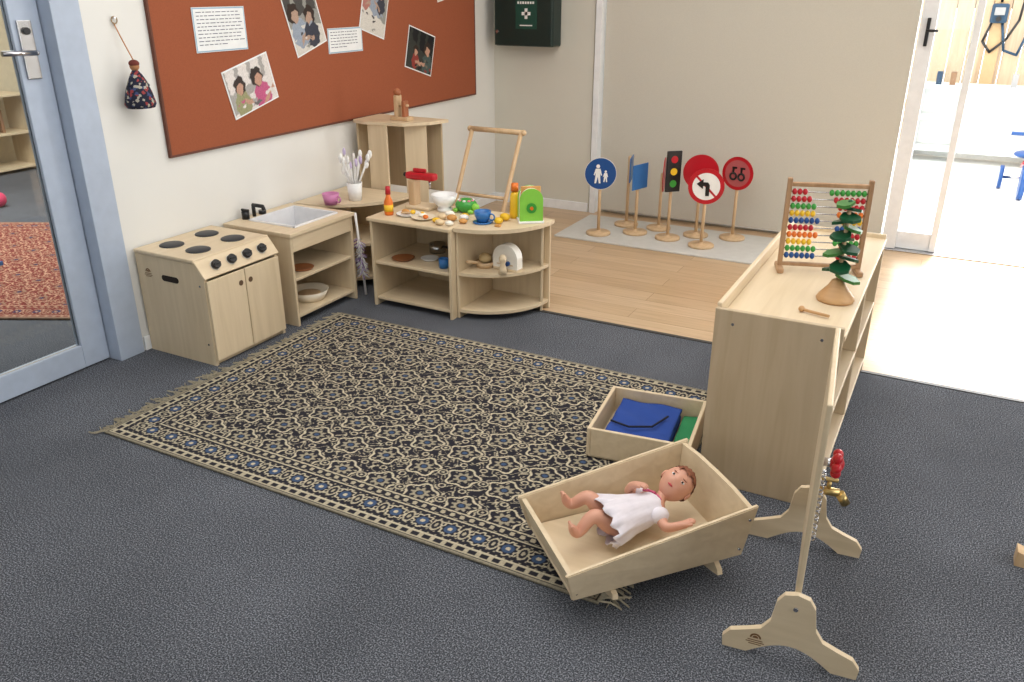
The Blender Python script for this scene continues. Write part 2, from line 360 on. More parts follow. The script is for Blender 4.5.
card('pinned_photo.001',3.69,1.45,.26,.35,17,'photo','grey',3,2,.16)
card('notice_paper.001',4.03,1.317,.31,.135,0,'text')
card('pinned_photo.002',4.33,1.50,.25,.34,-17,'photo','grey',5,3,.14)
card('pinned_photo.003',4.79,1.21,.31,.26,-16,'photo','dark',6,2,.12)
card('pinned_photo.004',5.1,1.67,.22,.3,10,'photo','grey',8,2,.14)
def speckle(name,base,spots,scale):
    m=bpy.data.materials.new(name); m.use_nodes=True; nt=m.node_tree; bb=nt.nodes['Principled BSDF']; bb.inputs['Roughness'].default_value=.9
    tc=nt.nodes.new('ShaderNodeTexCoord'); n=nt.nodes.new('ShaderNodeTexVoronoi'); n.inputs['Scale'].default_value=scale
    r=nt.nodes.new('ShaderNodeValToRGB'); r.color_ramp.interpolation='CONSTANT'; e=r.color_ramp.elements
    e[0].position=0; e[0].color=s2l(base)+(1,); e[1].position=.62; e[1].color=s2l(spots[0])+(1,)
    for i,c in enumerate(spots[1:]): x=e.new(.74+.1*i); x.color=s2l(c)+(1,)
    L=nt.links; L.new(tc.outputs['Object'],n.inputs['Vector']); sp=nt.nodes.new('ShaderNodeSeparateColor'); L.new(n.outputs['Color'],sp.inputs[0]); L.new(sp.outputs[0],r.inputs['Fac']); L.new(r.outputs['Color'],bb.inputs['Base Color']); return m
b=B('hanging_fabric_doll'); FAB=speckle('navy_floral_fabric',(26,30,50),[(60,70,110),(150,60,60),(170,165,150)],90)
b.lathe([(0.0,.0),(.058,.004),(.066,.02),(.055,.07),(.04,.11),(.022,.145),(.012,.16),(0,.162)],(XW+.07,2.535,1.11),FAB,seg=18)
b.sph((XW+.07,2.535,1.285),.020,mat('doll_face_cloth',(170,120,80),.8)); b.sph((XW+.07,2.535,1.297),(.022,.022,.016),mat('dark_red_cloth',(110,50,40),.9))
b.tube([(XW+.07,2.535,1.31),(XW+.03,2.525,1.40),(XW+.004,2.52,1.46)],.0025,mat('orange_ribbon',(190,130,80),.8)); b.torus((XW+.012,2.52,1.47),.014,.0025,mat('twine',(150,125,90),.9),rot=(0,D(90),0)); b.cyl((XW,2.52,1.48),(XW+.02,2.52,1.48),.004,STEEL)
for s_ in (-1,1): b.tube([(XW+.07,2.535+s_*.02,1.25),(XW+.075,2.535+s_*.05,1.20)],.009,FAB)
b.done()
# ---------------------------------------------------------------- first aid cabinet
b=B('first_aid_cabinet'); DG=mat('first_aid_dark_green',(20,42,38),.4); x0,x1,z0,z1=-3.17,-2.70,1.2,1.75; yf=YB-.162; ye=YB-.002
b.b2(x0,x1,yf+.02,ye,z0,z1,DG,bev=.01); b.b2(x0+.005,x1-.005,yf,yf+.018,z0+.005,z1-.005,DG,bev=.008)
cx=(x0+x1)/2+.03; LBL=mat('first_aid_label',(24,74,62),.4)
b.b2(cx-.085,cx+.085,yf-.002,yf,1.32,1.53,LBL,bev=0); b.b2(cx-.035,cx+.035,yf-.004,yf-.002,1.412,1.434,WHITE,bev=0); b.b2(cx-.011,cx+.011,yf-.004,yf-.002,1.388,1.458,WHITE,bev=0)
for i in range(7): b.b2(cx-.07+i*.02,cx-.057+i*.02,yf-.004,yf-.002,1.487,1.503,WHITE,bev=0)
b.b2(cx-.05,cx+.05,yf-.004,yf-.002,1.34,1.348,WHITE,bev=0); b.cyl((x0+.03,yf-.01,1.3),(x0+.03,yf,1.3),.012,STEEL); b.done()
# ---------------------------------------------------------------- stove
b=B('toy_stove'); X0,X1,Y0,Y1=-3.245,-2.82,2.41,2.865
prof=[(X0,0.0),(X1,0.0),(X1,.415),(X1-.05,.48),(X0,.48)]
for y in (Y0,Y1-.016): b.prism(prof,(0,y,0),(1,0,0),(0,0,1),(0,.016,0),PLY)
b.b2(X0,X1-.045,Y0-.006,Y1+.006,.482,.5,PLYY,bev=.005)
b.b2(X0,X0+.012,Y0+.016,Y1-.016,.0,.48,PLYD); b.b2(X0+.012,X1-.02,Y0+.016,Y1-.016,.03,.045,PLYD)
c=Vector((X1-.02,(Y0+Y1)/2,.452))
b.box(c,(.092,Y1-Y0+.008,.014),PLYY,rot=(0,D(52),0))
nn=Vector((math.sin(D(52)),0,math.cos(D(52))))
for i in range(4):
    y=Y0+.085+i*.095; p=c+nn*.007; p.y=y
    b.cyl(p,p+nn*.003,.024,mat('knob_dial_ring',(210,205,195),.4)); b.cyl(p+nn*.003,p+nn*.022,.021,BLACK); b.box(p+nn*.024,(.006,.036,.01),BLACK,rot=(0,D(52),D(0)),bev=.002)
ym=(Y0+Y1)/2
for (a,c2) in ((Y0+.004,ym-.002),(ym+.002,Y1-.004)):
    b.b2(X1,X1+.014,a,c2,.025,.405,PLY,bev=.003)
for y in (ym-.03,ym+.03):
    b.cyl((X1+.0135,y,.345),(X1+.0148,y,.345),.013,mat('finger_hole',(90,66,44),.8))
b.b2(X0,X1-.01,Y0+.005,Y1-.005,.0,.02,PLYD)
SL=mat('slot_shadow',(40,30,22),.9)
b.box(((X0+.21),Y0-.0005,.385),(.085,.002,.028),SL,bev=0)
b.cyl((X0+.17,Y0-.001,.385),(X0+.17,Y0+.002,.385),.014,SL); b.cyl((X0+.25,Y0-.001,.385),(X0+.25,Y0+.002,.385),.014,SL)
LOGO=mat('branded_logo_burn',(120,84,50),.7)
def logo(b,x,y,z,s=1.):
    b.prism([(p[0],p[1]) for p in arc(0,0,.016*s,0,180,12)]+[(p[0],p[1]) for p in arc(0,0,.011*s,180,0,12)],(x,y,z),(1,0,0),(0,0,1),(0,-.0008,0),LOGO)
    b.prism(arc(0,0,.008*s,0,180,8),(x,y,z),(1,0,0),(0,0,1),(0,-.0008,0),LOGO)
    for k,w in enumerate((.026,.032,.022)): b.box((x,y-.0004,z-.008*s-.007*s*k),(w*s*1.6,.0008,.0025*s),LOGO,bev=0)
logo(b,X0+.07,Y0,.40,1.)
for z in (.1,.38): b.cyl((X1-.03,Y0-.001,z),(X1-.03,Y0,z),.005,STEEL)
BURN=mat('burner_black',(34,38,44),.45)
for x,y in ((-3.135,2.53),(-3.135,2.74),(-2.965,2.53),(-2.965,2.74)):
    b.lathe([(0,.0),(.055,.0),(.055,.004),(.048,.007),(0,.007)],(x,y+.0,.5),BURN)
    for k in range(4):
        a=k*math.pi/2+.4; b.box((x+.062*math.cos(a),y+.062*math.sin(a),.5005),(.006,.002,.001),WHITE,rot=(0,0,a),bev=0)
b.done()
# ---------------------------------------------------------------- sink
b=B('toy_kitchen_sink'); X0,X1,Y0,Y1=-3.245,-2.81,2.955,3.44
for y in (Y0,Y1-.016): b.b2(X0,X1,y,y+.016,0,.47,PLY)
b.b2(X0,X0+.012,Y0+.016,Y1-.016,0,.47,PLYD)
b.b2(X0+.012,X1-.01,Y0+.016,Y1-.016,.235,.25,PLYX); b.b2(X0+.012,X1-.01,Y0+.016,Y1-.016,.04,.056,PLYX); b.b2(X1-.012,X1,Y0+.016,Y1-.016,.39,.47,PLYY)
bx0,bx1,by0,by1=-3.17,-2.86,3.05,3.39
b.b2(X0-.0,bx0,Y0-.008,Y1+.008,.47,.49,PLYY);b.b2(bx1,X1+.012,Y0-.008,Y1+.008,.47,.49,PLYY);b.b2(bx0,bx1,Y0-.008,by0,.47,.49,PLYY);b.b2(bx0,bx1,by1,Y1+.008,.47,.49,PLYY)
BAS=mat('basin_white',(226,226,228),.25)
for q in ((bx0,bx0+.012,by0,by1),(bx1-.012,bx1,by0,by1),(bx0,bx1,by0,by0+.012),(bx0,bx1,by1-.012,by1)): b.b2(*q,.38,.498,BAS,bev=.004)
b.b2(bx0,bx1,by0,by1,.375,.382,BAS); b.lathe([(0,0),(.02,0),(.018,.003),(0,.003)],(-3.0,3.23,.382),STEEL)
b.cyl((-3.205,3.07,.49),(-3.205,3.07,.53),.02,BLACK); b.tube([(-3.205,3.13,.49),(-3.205,3.13,.55),(-3.14,3.13,.55),(-3.13,3.13,.53)],.01,BLACK); b.cyl((-3.205,3.19,.49),(-3.205,3.19,.51),.02,BLACK)
b.box((-3.205,3.07,.536),(.05,.012,.012),BLACK,bev=.003); b.done()
TC=mat('terracotta_wood',(150,92,52),.5)
b=B('wooden_toy_plate'); b.lathe([(0,0),(.05,0),(.06,.012),(.055,.012),(.047,.005),(0,.005)],(-2.90,3.12,.251),TC); b.done()
b=B('toy_kettle'); b.lathe([(0,0),(.04,0),(.05,.03),(.04,.06),(.02,.07),(0,.072)],(-3.04,3.12,.251),WHITE); b.sph((-3.04,3.12,.33),.01,BLACK); b.cyl((-3.01,3.12,.28),(-2.96,3.12,.315),.008,WHITE); b.torus((-3.04,3.12,.33),.035,.004,WHITE,rot=(D(90),0,0)); b.done()
b=B('toy_wash_basin'); b.lathe([(0,0),(.08,0),(.105,.05),(.10,.05),(.075,.006),(0,.006)],(-2.945,3.20,.057),mat('cream_wood_bowl',(235,225,205),.4)); b.lathe([(0,.006),(.05,.006),(.06,.03),(.05,.03),(.0,.03)],(-2.945,3.20,.057),BEECH); b.done()
# ---------------------------------------------------------------- curved corner shelf
b=B('curved_corner_shelf'); cx,cy,R=-3.245,3.955,.485
q=[(cx,cy)]+arc(cx,cy,R,-90,0,16)
for z in (.04,.24,.47): b.prism(q,(0,0,z),(1,0,0),(0,1,0),(0,0,.016),PLYX)
b.b2(cx,cx+R-.01,cy,cy+.014,0,.485,PLY); b.b2(cx-.0,cx+.012,cy-R+.01,cy,0,.47,PLY); b.done()
b=B('toy_utensil_cup'); fx,fy=-2.97,3.68
b.lathe([(0,0),(.035,0),(.044,.10),(.040,.10),(.032,.008),(0,.008)],(fx,fy,.487),WHITE)
for i in range(16):
    a=i*2.4; l=random.uniform(.16,.25); sp=random.uniform(.05,.115); p0=Vector((fx-.012*math.cos(a),fy-.012*math.sin(a),.50)); p2=Vector((fx+sp*math.cos(a),fy+sp*math.sin(a),.50+l))
    b.cyl(p0,p2,.0035,WHITE,seg=6)
    b.sph(p2,(.013,.008,.024),[WHITE,LPUR,WHITE,WHITE][i%4],rot=(0,0,a),seg=10)
b.done()
b=B('feather_duster'); 
p0=Vector((-2.80,3.50,.005)); p1=Vector((-2.86,3.53,.46)); b.cyl(p0,p1,.007,WHITE)
for i in range(130):
    a=random.uniform(0,6.28); t=random.uniform(.25,.7); p=p0.lerp(p1,t); b.cyl(p,p+Vector((.034*math.cos(a),.034*math.sin(a),-.02)),.003,[LPUR,WHITE,WHITE,PURP,WHITE][i%5],seg=5)
b.done()
MV=mat('mauve_plastic',(205,130,175),.4)
b=B('toy_cup'); b.lathe([(0,0),(.035,0),(.048,.06),(.043,.06),(.03,.005),(0,.005)],(-3.03,3.54,.487) ,MV); 
b.torus((-2.978,3.54,.518),.016,.004,MV,rot=(D(90),0,0)); b.done()
# ---------------------------------------------------------------- tall corner stand behind
b=B('tall_corner_stand')
b.prism([(-3.2,4.26),(-3.2,4.0),(-3.1,3.965),(-2.85,4.0),(-2.74,4.12),(-2.70,4.26)],(0,0,.86),(1,0,0),(0,1,0),(0,0,.018),PLYX)
b.b2(-3.09,-2.955,3.985,4.0,0,.86,PLY)
b.box((-2.83,4.10,.43),(.13,.016,.86),PLY,rot=(0,0,D(28))); b.b2(-3.2,-3.186,4.02,4.24,0,.86,PLYD); b.b2(-3.18,-2.74,4.24,4.255,.45,.86,PLYD); b.done()
b=B('wooden_toy_coffee_grinder')
CH=mat('cherry_wood',(160,96,60),.5)
b.box((-2.92,4.10,.89),(.12,.07,.022),BEECH); b.box((-2.945,4.10,.96),(.025,.05,.12),BEECH); b.box((-2.895,4.10,.945),(.02,.045,.09),CH); b.sph((-2.945,4.10,1.035),.022,CH); b.cyl((-2.945,4.10,.96),(-2.87,4.10,.965),.006,BEECH); b.done()
# ---------------------------------------------------------------- push cart with handle frame
b=B('toy_push_cart')
for (xa,xb) in ((-2.63,-2.56),(-2.30,-2.235)):
    b.tube([(xa,4.02,.06),(xb,4.30,.83)],.013,BEECH,seg=12)
b.cyl((-2.575,4.30,.83),(-2.22,4.30,.83),.015,BEECH); b.cyl((-2.60,4.17,.47),(-2.27,4.17,.47),.01,BEECH); b.sph((-2.575,4.3,.83),.017,BEECH); b.sph((-2.22,4.3,.83),.017,BEECH)
b.b2(-2.65,-2.25,3.97,4.5,.06,.075,PLYX)
for q in ((-2.65,-2.635,3.97,4.5),(-2.265,-2.25,3.97,4.5),(-2.635,-2.265,3.97,3.985),(-2.635,-2.265,4.485,4.5)): b.b2(*q,.075,.2,PLY)
for x in (-2.66,-2.24):
    for y in (4.05,4.42): b.cyl((x-.008,y,.045),(x+.008,y,.045),.045,RED); 
b.done()
# ---------------------------------------------------------------- counter
b=B('toy_kitchen_counter'); X0,X1,Y0,Y1=-2.665,-2.165,3.40,3.815
for x in (X0,X1-.016): b.b2(x,x+.016,Y0,Y1,0,.47,PLY)
b.b2(X0+.016,X1-.016,Y1-.012,Y1,0,.47,PLYD)
for z in (.035,.235): b.b2(X0+.016,X1-.016,Y0+.01,Y1-.012,z,z+.016,PLYX)
b.b2(X0-.012,X1,Y0-.012,Y1+.005,.47,.49,PLYX,bev=.005); b.done()
b=B('toy_kitchen_corner_unit'); cx,cy,R=-2.163,3.80,.365
b.b2(cx,cx+.014,cy-R+.01,cy,0,.47,PLY); b.b2(cx,cx+R-.005,cy,cy+.014,0,.47,PLY)
b.box((cx+R-.035,cy-.03,.235),(.014,.07,.47),PLY,rot=(0,0,D(25)))
for z in (.035,.235): b.prism([(cx+.014,cy)]+arc(cx,cy,R-.01,-87.5,0,20),(0,0,z),(1,0,0),(0,1,0),(0,0,.016),PLYX)
b.prism([(cx+.0,cy+.016)]+arc(cx,cy,R+.012,-90,0,24)+[(cx+R+.012,cy+.016)],(0,0,.47),(1,0,0),(0,1,0),(0,0,.02),PLYX); b.done()
T=.4905
BRD=mat('toy_bread',(205,150,85),.7); EGG=mat('toy_egg',(245,240,225),.5); LWT=mat('light_wood_toy',(225,200,160),.5)
b=B('toy_bottle'); p=(-2.60,3.49,T); b.lathe([(0,0),(.022,0),(.024,.01),(.024,.07),(.013,.095),(.011,.11),(0,.11)],p,ORG); b.lathe([(0,.11),(.014,.11),(.012,.15),(0,.152)],p,RED); b.cyl((p[0],p[1],T+.02),(p[0],p[1],T+.055),.0246,YEL); b.done()
b=B('toy_stand_mixer'); x,y=-2.57,3.69
b.box((x+.045,y,T+.009),(.16,.1,.018),PLYX,bev=.006); b.box((x,y,T+.085),(.045,.06,.14),BEECH,bev=.008); b.box((x+.05,y,T+.175),(.18,.055,.038),RED,bev=.016); b.cyl((x-.05,y,T+.175),(x-.06,y,T+.175),.012,BLACK); b.cyl((x+.10,y,T+.11),(x+.10,y,T+.158),.006,STEEL); b.box((x+.04,y,T+.205),(.08,.02,.02),RED,bev=.008)
b.done()
b=B('toy_mixing_bowl'); b.lathe([(0,0),(.04,0),(.04,.015),(.03,.02),(.055,.045),(.07,.09),(.065,.09),(.05,.047),(.022,.025),(0,.025)],(-2.385,3.70,T),WHITE); b.done()
b=B('toy_turtle'); b.sph((-2.27,3.735,T+.036),(.062,.055,.040),GRN); b.sph((-2.205,3.72,T+.035),(.022,.02,.02),LGRN)
for i in range(9):
    a=i*.7; b.sph((-2.27+.038*math.cos(a),3.735+.034*math.sin(a),T+.064),(.01,.01,.006),WHITE if i%2 else mat('pink_paint',(225,120,150),.4),seg=8)
for dx,dy in ((.045,.035),(.045,-.035),(-.045,.035),(-.045,-.035)): b.sph((-2.27+dx,3.735+dy,T+.0125),(.018,.016,.0115),LGRN,seg=10)
b.done()
b=B('toy_plate_with_food'); 
for k,(x,y) in enumerate(((-2.505,3.53),(-2.39,3.50))):
    b.lathe([(0,0),(.045,0),(.064,.011),(.06,.011),(.043,.005),(0,.005)],(x,y,T+k*.003),WHITE if k==0 else mat('cream_plate',(226,214,190),.4))
b.sph((-2.52,3.53,T+.018),(.024,.016,.013),BRD); b.sph((-2.485,3.545,T+.016),(.015,.015,.011),YEL); b.sph((-2.40,3.51,T+.019),(.022,.022,.011),EGG); b.sph((-2.40,3.51,T+.029),(.01,.01,.007),YEL); b.sph((-2.365,3.485,T+.018),(.016,.012,.011),ORG); b.box((-2.50,3.50,T+.02),(.05,.012,.008),BEECH,rot=(0,0,.5)); b.done()
b=B('toy_food_pieces')
for x,y,m,r in ((-2.29,3.47,YEL,.018),(-2.24,3.54,BRD,.022),(-2.29,3.60,EGG,.022),(-2.21,3.62,YEL,.017),(-2.16,3.52,BRD,.018),(-2.20,3.45,EGG,.018),(-2.19,3.58,WHITE,.02),(-2.14,3.66,ORG,.016),(-2.30,3.54,LWT,.02),(-2.25,3.44,LWT,.02)): b.sph((x,y,T+r*.75),(r*1.3,r,r*.75),m,seg=12)
b.done()
b=B('toy_teacup'); c=(-2.08,3.58,T); b.lathe([(0,0),(.045,0),(.052,.006),(.03,.006)],c,LBLUE); b.lathe([(0,.006),(.026,.006),(.04,.035),(.044,.062),(.04,.062),(.036,.035),(.02,.012),(0,.012)],c,LBLUE); b.torus((c[0]+.052,c[1],c[2]+.036),.016,.004,LBLUE,rot=(D(90),0,0)); b.done()
b=B('toy_lemon'); b.sph((-2.00,3.67,T+.02),(.03,.02,.0195),YEL); b.sph((-2.0,3.60,T+.017),(.025,.02,.0165),YEL); b.box((-1.975,3.55,T+.006),(.03,.02,.012),BRD); b.done()
Mt=Matrix.Translation((-1.88,3.72,T))@Matrix.Rotation(D(35),4,'Z')
b=B('toy_toaster',Mt)
pr=[(-.055,0),(.055,0),(.055,.11)]+arc(.0,.11,.055,0,180,12)
b.prism(pr,(0,-.035,.012),(1,0,0),(0,0,1),(0,.07,0),WHITE); b.prism([(p[0]*1.08,p[1]*1.03) for p in pr],(0,-.045,.008),(1,0,0),(0,0,1),(0,.01,0),LGRN); b.prism([(p[0]*1.08,p[1]*1.03) for p in pr],(0,.035,.008),(1,0,0),(0,0,1),(0,.01,0),LGRN)
b.box((0,0,.006),(.13,.1,.012),WHITE); b.cyl((0,-.045,.08),(0,-.05,.08),.026,GRN); b.cyl((0,-.05,.08),(0,-.058,.08),.009,ORG)
b.b2(-.05,.05,-.02,-.008,.14,.185,BRD) ; b.done()
b=B('toy_bottle.001'); p=(-1.985,3.75,T); b.lathe([(0,0),(.026,0),(.028,.02),(.024,.12),(.014,.14),(0,.14)],p,YEL); b.lathe([(0,.14),(.02,.14),(.018,.18),(0,.182)],p,ORG); b.done()
S2=.2515
def plate(n,x,y,z,r,m): 
    b=B(n); b.lathe([(0,0),(r*.7,0),(r,.012),(r*.94,.012),(r*.66,.004),(0,.004)],(x,y,z),m); b.done()
plate('toy_plate',-2.53,3.50,S2,.062,TC); plate('toy_plate.001',-2.40,3.56,S2,.05,WHITE)
b=B('toy_mug'); b.lathe([(0,0),(.024,0),(.027,.05),(.023,.05),(.02,.005),(0,.005)],(-2.26,3.48,S2),LBLUE); b.torus((-2.226,3.48,S2+.026),.013,.004,LBLUE,rot=(D(90),0,0)); b.done()
b=B('toy_saucepan'); b.lathe([(0,0),(.045,0),(.045,.05),(.04,.05),(.04,.005),(0,.005)],(-2.44,3.70,S2),STEEL); b.cyl((-2.4,3.69,S2+.04),(-2.3,3.66,S2+.045),.007,BLACK); b.done()
b=B('toy_wooden_pan'); b.lathe([(0,0),(.045,0),(.05,.03),(.045,.03),(.04,.006),(0,.006)],(-2.08,3.60,S2),BEECH); b.cyl((-2.08,3.60,S2+.02),(-2.13,3.50,S2+.045),.008,BEECH); b.sph((-2.08,3.6,S2+.045),(.035,.035,.03),mat('tan_wood',(190,165,120),.5)); b.done()
b=B('toy_toaster.001',Matrix.Translation((-1.955,3.62,S2))@Matrix.Rotation(D(-5),4,'Z'))
pr=[(-.075,0),(.075,0),(.075,.06)]+arc(.0,.05,.075,10,170,14)+[(-.075,.06)]
CW=mat('cream_white_wood',(240,236,226),.4)
b.prism(pr,(0,-.03,.012),(1,0,0),(0,0,1),(0,.05,0),CW); b.b2(-.072,.072,-.035,.03,0,.0125,PLYX); b.b2(-.05,.05,-.033,-.03,.03,.034,BEECH); b.cyl((.02,-.03,.04),(.02,-.045,.04),.012,BLUE); b.done()
b=B('toy_pepper_mill'); b.lathe([(0,0),(.022,0),(.02,.03),(.012,.05),(.018,.07),(.02,.085),(.01,.1),(0,.102)],(-1.94,3.535,S2),PLYX); b.done()
# ---------------------------------------------------------------- sign board + signs
b=B('sign_base_board'); b.b2(-2.38,-.86,5.08,5.72,.0,.012,mat('pale_grey_board',(204,203,198),.5),bev=.003); b.done()
def sign(name,x,y,zc,ang,build,up=.0):
    b=B(name); z0=.0125
    b.lathe([(0,0),(.085,0),(.085,.014),(.078,.018),(.02,.018),(.016,.03),(0,.03)],(x,y,z0),BEECH)
    b.cyl((x,y,z0+.01),(x,y,zc+up),.011,BEECH,seg=12)
    b.sph((x,y,zc+up),.011,BEECH,seg=8)
    b.M=Matrix.Translation((x,y,zc))@Matrix.Rotation(ang,4,'Z')
    build(b); b.done()
def disc(b,r,m,t0=-.02,t1=-.012): b.cyl((0,t1,0),(0,t0,0),r,m,seg=40)
def f_people(b):
    disc(b,.108,WHITE,-.0175); disc(b,.105,BLUE,-.019)
    for dx,s in ((-.018,1.),(.034,.62)):
        zz=-.02*(1-s)*2
        b.cyl((dx,-.019,zz+.05*s),(dx,-.021,zz+.05*s),.013*s,WHITE); b.prism([(dx-.016*s,zz+.034*s),(dx+.016*s,zz+.034*s),(dx+.028*s,zz-.01*s),(dx+.020*s,zz-.012*s),(dx+.014*s,zz+.008*s),(dx+.020*s,zz-.065*s),(dx+.008*s,zz-.065*s),(dx,zz-.02*s),(dx-.010*s,zz-.065*s),(dx-.022*s,zz-.065*s),(dx-.014*s,zz+.008*s),(dx-.022*s,zz-.012*s),(dx-.028*s,zz-.008*s)],(0,-.019,0),(1,0,0),(0,0,1),(0,-.002,0),WHITE)
def f_square(b):
    b.box((0,-.016,0),(.17,.008,.17),LBLUE,bev=.004)
def f_traffic(b):
    b.box((0,-.018,0),(.105,.014,.27),BLACK,bev=.01)
    for z,m in ((.08,RED),(0,YEL),(-.08,GRN)): b.cyl((0,-.025,z),(0,-.027,z),.024,m)
def f_noturn(b):
    disc(b,.115,RED,-.018); disc(b,.088,WHITE,-.020)
    b.box((0,-.0205,0),(.18,.002,.013),RED,rot=(0,D(45),0),bev=0)
    b.prism([(-.002,-.06),(.022,-.06),(.022,.01),(.01,.028),(-.02,.028),(-.02,.048),(-.062,.016),(-.02,-.016),(-.02,.004),(-.004,.004)],(0,-.0215,0),(1,0,0),(0,0,1),(0,-.002,0),BLACK)
def f_red(b):
    disc(b,.118,RED,-.018)
def f_limit(b):
    disc(b,.110,RED,-.018); disc(b,.088,mat('sign_dull_red',(180,90,92),.4),-.020)
    for dx in(-.028,.030):
        b.torus((dx,-.021,-.02),.021,.007,BLACK,rot=(D(90),0,0)); b.box((dx-.002,-.0215,.018),(.014,.002,.03),BLACK,bev=0); b.box((dx+.006,-.0215,.037),(.034,.002,.012),BLACK,bev=0)
def face(x,y,extra=0): return math.atan2(y,x)-math.pi/2+D(extra)
sign('pedestrian_sign',-2.12,5.25,.435,face(-2.12,5.25),f_people)
sign('parking_sign',-1.90,5.39,.41,face(-1.9,5.39,55),f_square)
sign('crossing_sign',-2.03,5.56,.42,face(-2.03,5.56,84),f_square,up=.08)
sign('traffic_light_sign',-1.655,5.36,.475,face(-1.65,5.36,25),f_traffic)
sign('give_way_sign',-1.79,5.57,.40,face(-1.79,5.57,86),f_red)
sign('no_left_turn_sign',-1.40,5.29,.415,face(-1.40,5.29),f_noturn)
sign('no_entry_sign',-1.505,5.52,.455,face(-1.505,5.52,0),f_red)
sign('speed_limit_sign',-1.265,5.57,.46,face(-1.265,5.57,-25),f_limit)
# ---------------------------------------------------------------- right shelving unit
PANEL=wood('panel_ply_shaded',(196,176,147),(182,161,130),2,rough=.5)  # darker ply tone paints in shade on the end facing away from the doorway
b=B('low_shelf_unit'); X0,X1,Y0,Y1=-.60,-.205,2.52,3.76; H=.635
b.b2(X0,X1,Y0,Y0+.018,0,H+.012,PANEL,bev=.003); b.b2(X0,X1,Y1-.018,Y1,0,H,PLY)
b.b2(X0+.016,X1+.004,Y0+.018,Y1-.018,.60,.618,PLYY); b.b2(X0,X0+.016,Y0+.018,Y1-.018,.0,.66,PLYY)
b.b2(X0+.016,X1,Y0+.018,Y1-.018,.05,.066,PLYY); b.b2(X0+.016,X1,Y0+.018,Y1-.018,.32,.336,PLYY); b.b2(X0+.016,X1,3.13,3.146,.066,.32,PLY); b.b2(X0+.016,X1,3.13,3.146,.336,.6,PLY)
for x in (X0+.06,X1-.06): b.cyl((x,Y0-.001,H-.035),(x,Y0,H-.035),.005,STEEL,seg=10); b.cyl((x,Y0-.001,.06),(x,Y0,.06),.005,STEEL,seg=10)
b.done()
b=B('toy_basket'); WK=mat('wicker',(190,150,95),.8)
for k in range(6): b.torus((-.40,2.85,.078+k*.02),.12+k*.003,.011,WK,seg=28)
b.cyl((-.40,2.85,.067),(-.40,2.85,.075),.12,WK); b.done()
Ma=Matrix.Translation((-.385,3.15,.619))@Matrix.Rotation(D(18),4,'Z')
b=B('abacus',Ma); BD=wood('walnut_frame',(182,146,110),(152,116,82),2)
for x in (-.14,.14): 
    b.box((x,0,.175),(.017,.022,.345),BD); b.box((x,0,.010),(.024,.10,.02),BD,bev=.005)
b.box((0,0,.325),(.27,.018,.015),BD); b.box((0,0,.026),(.27,.018,.013),BD)
cl=[RED,RED,GRN,YEL,BLUE,RED,ORG,YEL,GRN,BLUE]
c2l=[GRN,RED,RED,ORG,YEL,BLUE,RED,GRN,ORG,RED]
for i in range(10):
    z=.298-.0265*i; b.cyl((-.14,0,z),(.14,0,z),.0025,STEEL,seg=8)
    nl=[3,4,5,5,6,5,6,5,6,6][i]
    for k in range(10):
        x=-.120+k*.0185 if k<nl else .120-(9-k)*.0185
        b.sph((x,0,z),(.0092,.012,.012),cl[i] if k<nl else c2l[i],seg=10)
b.done()
b=B('musical_marble_tree'); tx,ty,tz=-.28,2.86,.619
TRAY=wood('honey_wood',(206,164,114),(180,136,90),0)
b.lathe([(0,0),(.06,0),(.063,.006),(.055,.02),(.03,.05),(.02,.07),(.012,.075),(0,.075)],(tx,ty,tz),TRAY)
b.cyl((tx,ty,tz+.07),(tx,ty,tz+.335),.007,BEECH)
DGR=mat('leaf_green',(14,74,44),.4); DG2=mat('leaf_green_light',(60,120,50),.4)
for i in range(13):
    a=i*2.4; z=tz+.075+i*.0205; r=.070-.0022*i
    d=Vector((math.cos(a),math.sin(a),-.28)); s_=Vector((-math.sin(a),math.cos(a),0))
    pts=[(-.01,-.014),(r*.35,-.034),(r*.75,-.030),(r,0),(r*.75,.030),(r*.35,.034),(-.01,.014)]
    b.prism(pts,(tx,ty,z+.01),d,s_,Vector((0,0,.010)),DGR if i%4 else DG2)
b.sph((tx,ty,tz+.338),.009,DGR,seg=12)
b.done()
b=B('wooden_mallet'); b.cyl((-.36,2.69,.628),(-.27,2.665,.628),.005,TRAY,seg=10); b.sph((-.36,2.69,.6295),.0105,TRAY,seg=12); b.done()
# ---------------------------------------------------------------- standing activity panel on wavy feet
MP=Matrix.Translation((-.15,1.80,0))@Matrix.Rotation(D(6.2),4,'Z')
b=B('activity_panel_stand',MP)
b.b2(-.007,.007,.0,.50,.14,.735,PLY,bev=.004)
foot=[(-.165,0),(-.105,0)]+[( -.105+.02*i, .05*math.sin(math.pi*(i*.02)/.21)) for i in range(1,10)]+[(.105,0),(.165,0),(.168,.03),(.15,.055),(.11,.07),(.075,.085),(.055,.115),(.05,.15),(.046,.18),(.03,.205),(0,.213),(-.03,.205),(-.046,.18),(-.05,.15),(-.055,.115),(-.075,.085),(-.11,.07),(-.15,.055),(-.168,.03)]
for y in (-.018,.502): b.prism(foot,(0,y,0),(1,0,0),(0,0,1),(0,.016,0),PLYX)
b.cyl((0,-.021,.17),(0,-.017,.17),.006,STEEL); logo(b,-.085,-.018,.05,.9)
b.cyl((.007,.34,.40),(.05,.34,.40),.012,CHROME)
for k in range(6):
    a=k*math.pi/3; b.sph((.05,.34+.026*math.cos(a),.40+.026*math.sin(a)),(.014,.015,.015),RED)
b.sph((.05,.34,.40),(.02,.024,.024),RED)
